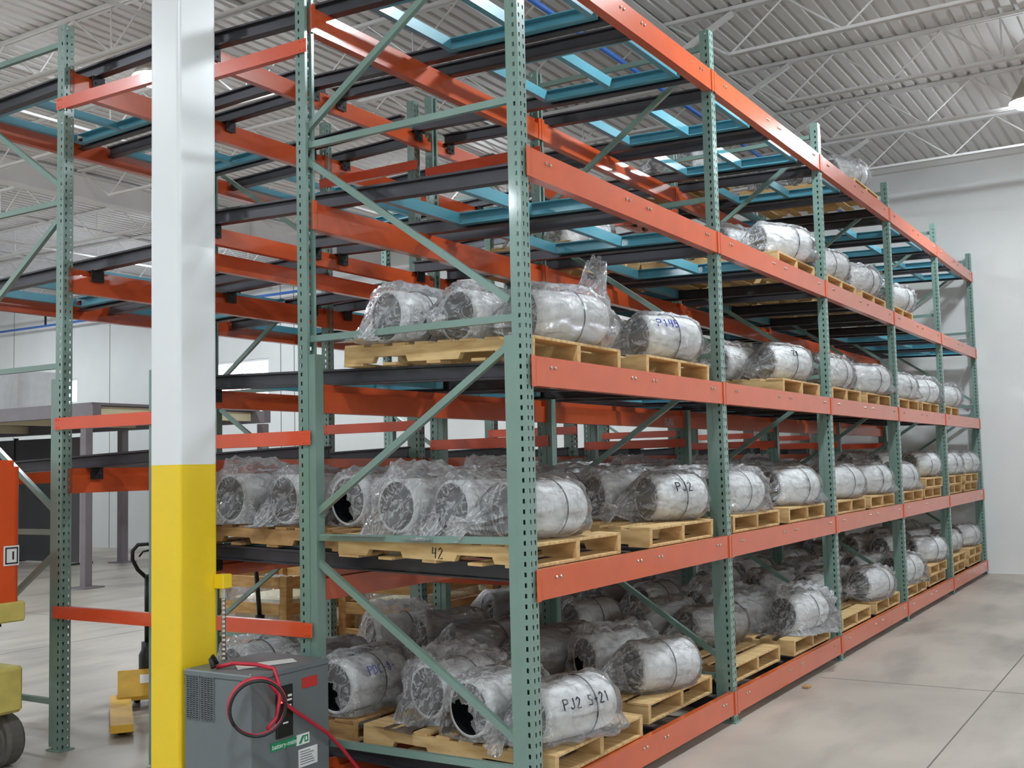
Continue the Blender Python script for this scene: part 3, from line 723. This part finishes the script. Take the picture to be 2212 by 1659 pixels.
rl = G().box(.33, .47, -.003, .001, .262, .352).obj('rating_label', 'paper', body)
g = G()
for k in range(6): g.box(.34, .34+R_.uniform(.07, .12), -.004, -.0025, .275+.0125*k, .279+.0125*k)
g.obj('rating_print', 'box_grey', rl)
fc = bpy.data.curves.new('txt', 'FONT'); fc.body = 'battery-mate'; fc.size = .034; fc.extrude = .0005
fo = bpy.data.objects.new('txt', fc); C.objects.link(fo); bpy.context.view_layer.update()
me = bpy.data.meshes.new_from_object(fo.evaluated_get(bpy.context.evaluated_depsgraph_get())); bpy.data.objects.remove(fo, do_unlink=True)
me.materials.clear(); me.materials.append(MATS['paper']); link('lettering', me, gl, (.138, -.0035, .394), (math.pi/2, 0, 0))
for (x, y) in ((0.02, .02), (W_-.02, .02), (.02, D_-.02)): G().lathe([(.007, 0), (.007, .004), (.0005, .006)], 8, (x, y, H_)).obj('screw', 'zinc', t)
def loop(r, cx, cz, off, ph):
    pts = []
    for k in range(49):
        a = ph+2*math.pi*k/36
        u = Vector((.74, -.67, 0)); pts.append(Vector((cx, -.03, cz)) + u*(r*math.cos(a)) + Vector((0,0,1))*(r*math.sin(a)) + Vector((-.67,-.74,0))*(off+.0006*k))
    return pts
G().tube(loop(.135, .01, .64, .02, 1.2), .009, 8).obj('red_cable', 'red_cable', t, smooth=True)
G().tube(loop(.132, .012, .636, .04, 1.6), .008, 8).obj('black_cable', 'black', t, smooth=True)
G().tube([(.06, .30, H_+.01), (.10, .22, H_+.03), (.14, .10, H_+.025), (.16, .0, H_+.01), (.155, -.035, .72), (.15, -.045, .64), (.12, -.05, .56), (.06, -.05, .52)], .010, 8).obj('red_cable', 'red_cable', t, smooth=True)
G().tube([(.08, -.04, .74), (.14, -.035, .68), (.22, -.03, .60), (.30, -.03, .545), (.40, -.03, .48), (.52, -.03, .40), (.62, -.04, .30), (.70, -.06, .2), (.82, -.08, .06), (.95, -.10, .012), (1.2, -.2, .012)], .010, 8).obj('output_cable', 'red_cable', t, smooth=True)
G().tube([(.04, .30, H_+.012), (.05, .33, H_+.05), (.07, .34, H_+.06), (.09, .33, H_+.02)], .013, 8).obj('plug', 'black', t, smooth=True)
tag(G().add([(-.60,1.40,.7825),(-.30,1.28,.7825),(-.24,1.37,.7825),(-.52,1.50,.7825),(-.60,1.40,.7845),(-.30,1.28,.7845),(-.24,1.37,.7845),(-.52,1.50,.7845)], [(0,3,2,1),(4,5,6,7),(0,1,5,4),(1,2,6,5),(2,3,7,6),(3,0,4,7)]).obj('paper_sheet', 'paper'), 'white sheet of paper lying on the grey charger', 'paper')

# ================================================================= pallet jacks
def jack(x, y, rz, label, body_mat='jack_yellow', lean=0.0):
    """forks along local +x, handle at the origin end"""
    t = tag(link('pallet_jack', None, loc=(x, y, 0), rot=(0, 0, rz)), label, 'pallet jack', 'hand pallet jacks on the floor')
    for s in (-1, 1):
        G().prism([(.12,.035),(1.2,.03),(1.25,.045),(1.2,.085),(.12,.09)], 'y', s*.20-.075, s*.20+.075).obj('fork', body_mat, t)
        G().lathe([(.001,-.03),(.04,-.03),(.04,.03),(.001,.03)], 12, (1.08, s*.20, .04), 'y').obj('load_roller', 'black', t)
        G().lathe([(.001,-.025),(.09,-.025),(.095,-.015),(.095,.015),(.09,.025),(.001,.025)], 18, (0, s*.075, .095), 'y').obj('steer_wheel', 'black', t)
    G().prism([(.07,.06),(.30,.07),(.30,.10),(.12,.27),(.06,.25)], 'y', -.22, .22).obj('battery_plate', body_mat, t)
    lab = G().add([(.16,-.06,.236),(.16,.06,.236),(.22,.06,.180),(.22,-.06,.180)], [(0,3,2,1)]); lab.obj('sticker', 'paper', t)
    G().lathe([(.001,.18),(.06,.18),(.065,.22),(.065,.36),(.045,.40),(.045,.46),(.001,.46)], 14, (0,0,0)).obj('pump', 'black', t, smooth=True)
    hx = -.05-lean
    G().tube([(0,0,.44),(hx*.5,0,.75),(hx,0,.98)], .021, 10).obj('handle_shaft', 'black', t, smooth=True)
    pts = [(hx, 0, .95), (hx-.01, -.07, 1.02), (hx-.015, -.11, 1.10), (hx-.02, -.11, 1.17), (hx-.02, -.07, 1.215), (hx-.02, 0, 1.22), (hx-.02, .07, 1.215), (hx-.02, .11, 1.17), (hx-.015, .11, 1.10), (hx-.01, .07, 1.02), (hx, 0, .95)]
    h = G().tube(pts, .016, 8).obj('handle_loop', 'black', t, smooth=True)
    G().tube([(hx-.01, .02, 1.17), (hx-.03, -.03, 1.16), (hx-.03, -.06, 1.12)], .008, 6).obj('release_lever', 'black', h, smooth=True)
    return t
jack(1.30, 4.35, math.radians(232), 'hand pallet jack with black handle loop, half hidden behind the yellow column')
jack(2.84, 4.66, math.radians(-80), 'hand pallet jack with a labelled handle standing before the wooden crate')

# ================================================================= crates on the floor behind
def crate(x0, x1, y0, y1, h, label, skid=.1):
    t = tag(link('wooden_crate', None, loc=(x0, y0, 0)), label, 'crate', 'open wooden crates on the floor'); W = x1-x0; D = y1-y0
    for yy in (0, D/2-.04, D-.08): G().cbox(0, W, yy, yy+.08, 0, skid, .004).obj('skid', 'crate_wood', t)
    G().cbox(0, W, 0, D, skid, skid+.02, .003).obj('floor_panel', 'crate_wood', t)
    for xx in (0, W-.09):
        for yy in (0, D-.09): G().cbox(xx, xx+.09, yy, yy+.09, skid+.02, h, .004).obj('corner_post', 'crate_wood', t)
    for zz in (skid+.02, (h+skid)/2-.03, h-.12):
        G().cbox(.09, W-.09, 0, .025, zz, zz+.11, .003).obj('rail_board', 'crate_wood', t); G().cbox(.09, W-.09, D-.025, D, zz, zz+.11, .003).obj('rail_board', 'crate_wood', t)
        G().cbox(0, .025, .09, D-.09, zz, zz+.11, .003).obj('rail_board', 'crate_wood', t); G().cbox(W-.025, W, .09, D-.09, zz, zz+.11, .003).obj('rail_board', 'crate_wood', t)
    # contents shrouded in film
    g = G(); nx, ny = 12, 10; c = []
    for j in range(ny+1):
        for i in range(nx+1):
            u, v = i/nx, j/ny; hh = h*(.86+.10*nz(u*4+x0, v*4+y0, 1)) if 0 < i < nx and 0 < j < ny else skid+.1
            c.append((.06+u*(W-.12)+.02*nz(u*9, v*9, x0), .06+v*(D-.12)+.02*nz(u*9, v*9, 5+x0), hh))
    g.add(c, [(j*(nx+1)+i, j*(nx+1)+i+1, (j+1)*(nx+1)+i+1, (j+1)*(nx+1)+i) for j in range(ny) for i in range(nx)])
    o = g.obj('plastic_shroud', 'film', t, smooth=True)
    G().cbox(.2, W-.2, .2, D-.2, skid+.02, h*.7, .02).obj('packed_goods', 'cream', t)
    return t
crate(3.15, 4.25, 4.62, 5.72, .78, 'open wooden crate with plastic over its goods, behind the pallet jack')
crate(3.75, 5.1, 3.50, 4.50, .70, 'open wooden crate with plastic lining, seen under the second shelf')
crate(6.2, 7.4, 3.7, 4.8, .80, 'open wooden crate farther back between the rear rack posts')

# ================================================================= far left: scissor lift, mezzanine steel
t = tag(link('scissor_lift', None, loc=(-.45, 3.40, 0)), 'orange scissor lift with pale chassis and grey wheel at the left edge', 'lift')
rbox(-.62, 0, 0, 1.5, 1.02, 1.84, .05).obj('platform_guard', 'lift_orange', t)
rbox(-.60, -.02, .02, 1.48, 1.84, 1.88, .05).obj('guard_cap', 'lift_orange', t)
G().cbox(-.66, .02, -.02, 1.55, .90, 1.02, .01).obj('platform_deck', 'lift_yellow', t)
G().cbox(-.62, .06, .05, 1.6, .34, .62, .02).obj('chassis', 'lift_yellow', t)
for s in (-.45, -.12):
    G().bar((s, .15, .62), (s, 1.4, .90), .05, .08).obj('scissor_arm', 'clip', t); G().bar((s+.06, 1.4, .62), (s+.06, .15, .90), .05, .08).obj('scissor_arm', 'clip', t)
for (xx, yy) in ((.03, .22), (-.6, .22), (.02, 1.35), (-.6, 1.35)):
    wv = G().lathe([(.001,-.06),(.09,-.06),(.10,-.05),(.145,-.06),(.16,-.04),(.16,.04),(.145,.06),(.10,.05),(.09,.06),(.001,.06)], 24, (xx, yy, .161), 'x').obj('wheel', 'rubber', t, smooth=False)
    G().lathe([(.001,-.064),(.05,-.064),(.06,-.055),(.06,.055),(.05,.064),(.001,.064)], 14, (xx, yy, .161), 'x').obj('hub', 'lift_yellow', wv)
sg = G().box(-.12, -.02, -.006, .0, 1.24, 1.36).obj('sign_plate', 'paper', t)
G().box(-.112, -.104, -.008, -.005, 1.25, 1.35).box(-.036, -.028, -.008, -.005, 1.25, 1.35).box(-.112, -.028, -.008, -.005, 1.25, 1.258).box(-.112, -.028, -.008, -.005, 1.342, 1.35).box(-.065, -.055, -.008, -.005, 1.275, 1.325).obj('sign_print', 'ink_black', sg)

t = tag(link('mezzanine_frame', None, loc=(0,0,0)), 'grey steel mezzanine frame with two slim posts at far left', 'mezzanine')
for (x, y, h, wd) in ((6.78, 12.35, 2.72, .13), (10.37, 15.95, 2.80, .15), (10.37, 12.02, 2.66, .15), (6.78, 19.0, 2.72, .13)):
    c = G().box(x-wd/2, x+wd/2, y-wd/2, y+wd/2, .02, h).obj('steel_post', 'steel_grey', t); G().box(x-.2, x+.2, y-.2, y+.2, 0, .02).obj('base_plate', 'steel_grey', c)
G().box(6.70, 6.86, 12.1, 22, 2.72, 2.90).obj('steel_beam', 'steel_grey', t)
G().box(10.29, 10.45, 11.9, 22, 2.68, 2.90).obj('steel_beam', 'steel_grey', t)
for y in (12.3, 15.5, 19, 21.9): G().box(6.86, 10.29, y-.05, y+.05, 2.72, 2.88).obj('cross_beam', 'cream', t)
G().box(6.72, 10.43, 12.15, 22, 2.90, 2.94).obj('deck', 'steel_grey', t)
t = tag(link('partition_screen', None, loc=(9.75, 16.42, 0)), 'tall dark panelled partition screen standing under the mezzanine at far left', 'partition')
for k, wd in enumerate((.80, 1.35, 1.35, 1.35)):
    y0 = (0, .82, 2.19, 3.56)[k]
    G().cbox(-.03, .03, y0, y0+wd, .04, 2.56, .004).obj('panel', 'panel_grey' if k == 0 else 'dark_panel', t)
    G().box(-.05, .05, y0-.02, y0, 0, 2.6).obj('upright', 'cream' if k == 0 else 'clip', t)
    G().box(-.25, .25, y0-.03, y0+.01, 0, .04).obj('foot', 'clip', t)
t = tag(link('storage_tank', None, loc=(10.0, 18.75, 2.96)), 'grey rounded box standing on the mezzanine deck', 'tank')
rb = rbox(0, 1.0, 0, 1.6, 0, 1.12, .18).obj('shell', 'pipe_shaded_tank_grey', t); G().cbox(-.02, 1.02, .3, .4, .1, .2, .005).obj('band', 'steel_grey', t)
# handwriting chalked on the middle beam of the third shelf
g = G(); st, wd = strokes('HAMA', .075)
for q in st: g.tube([(a, 0, b) for a, b in q], .004, 5)
g.obj('chalk_writing', 'ink_white', rack1, (4.78, 1.416, ZM[2]-.155))

tag(G().cbox(3.904, 3.984, -0.101, -0.051, .001, .02, .004).obj('debris_scrap', 'wood_dark'), 'small brown scrap lying on the aisle floor', 'scrap')
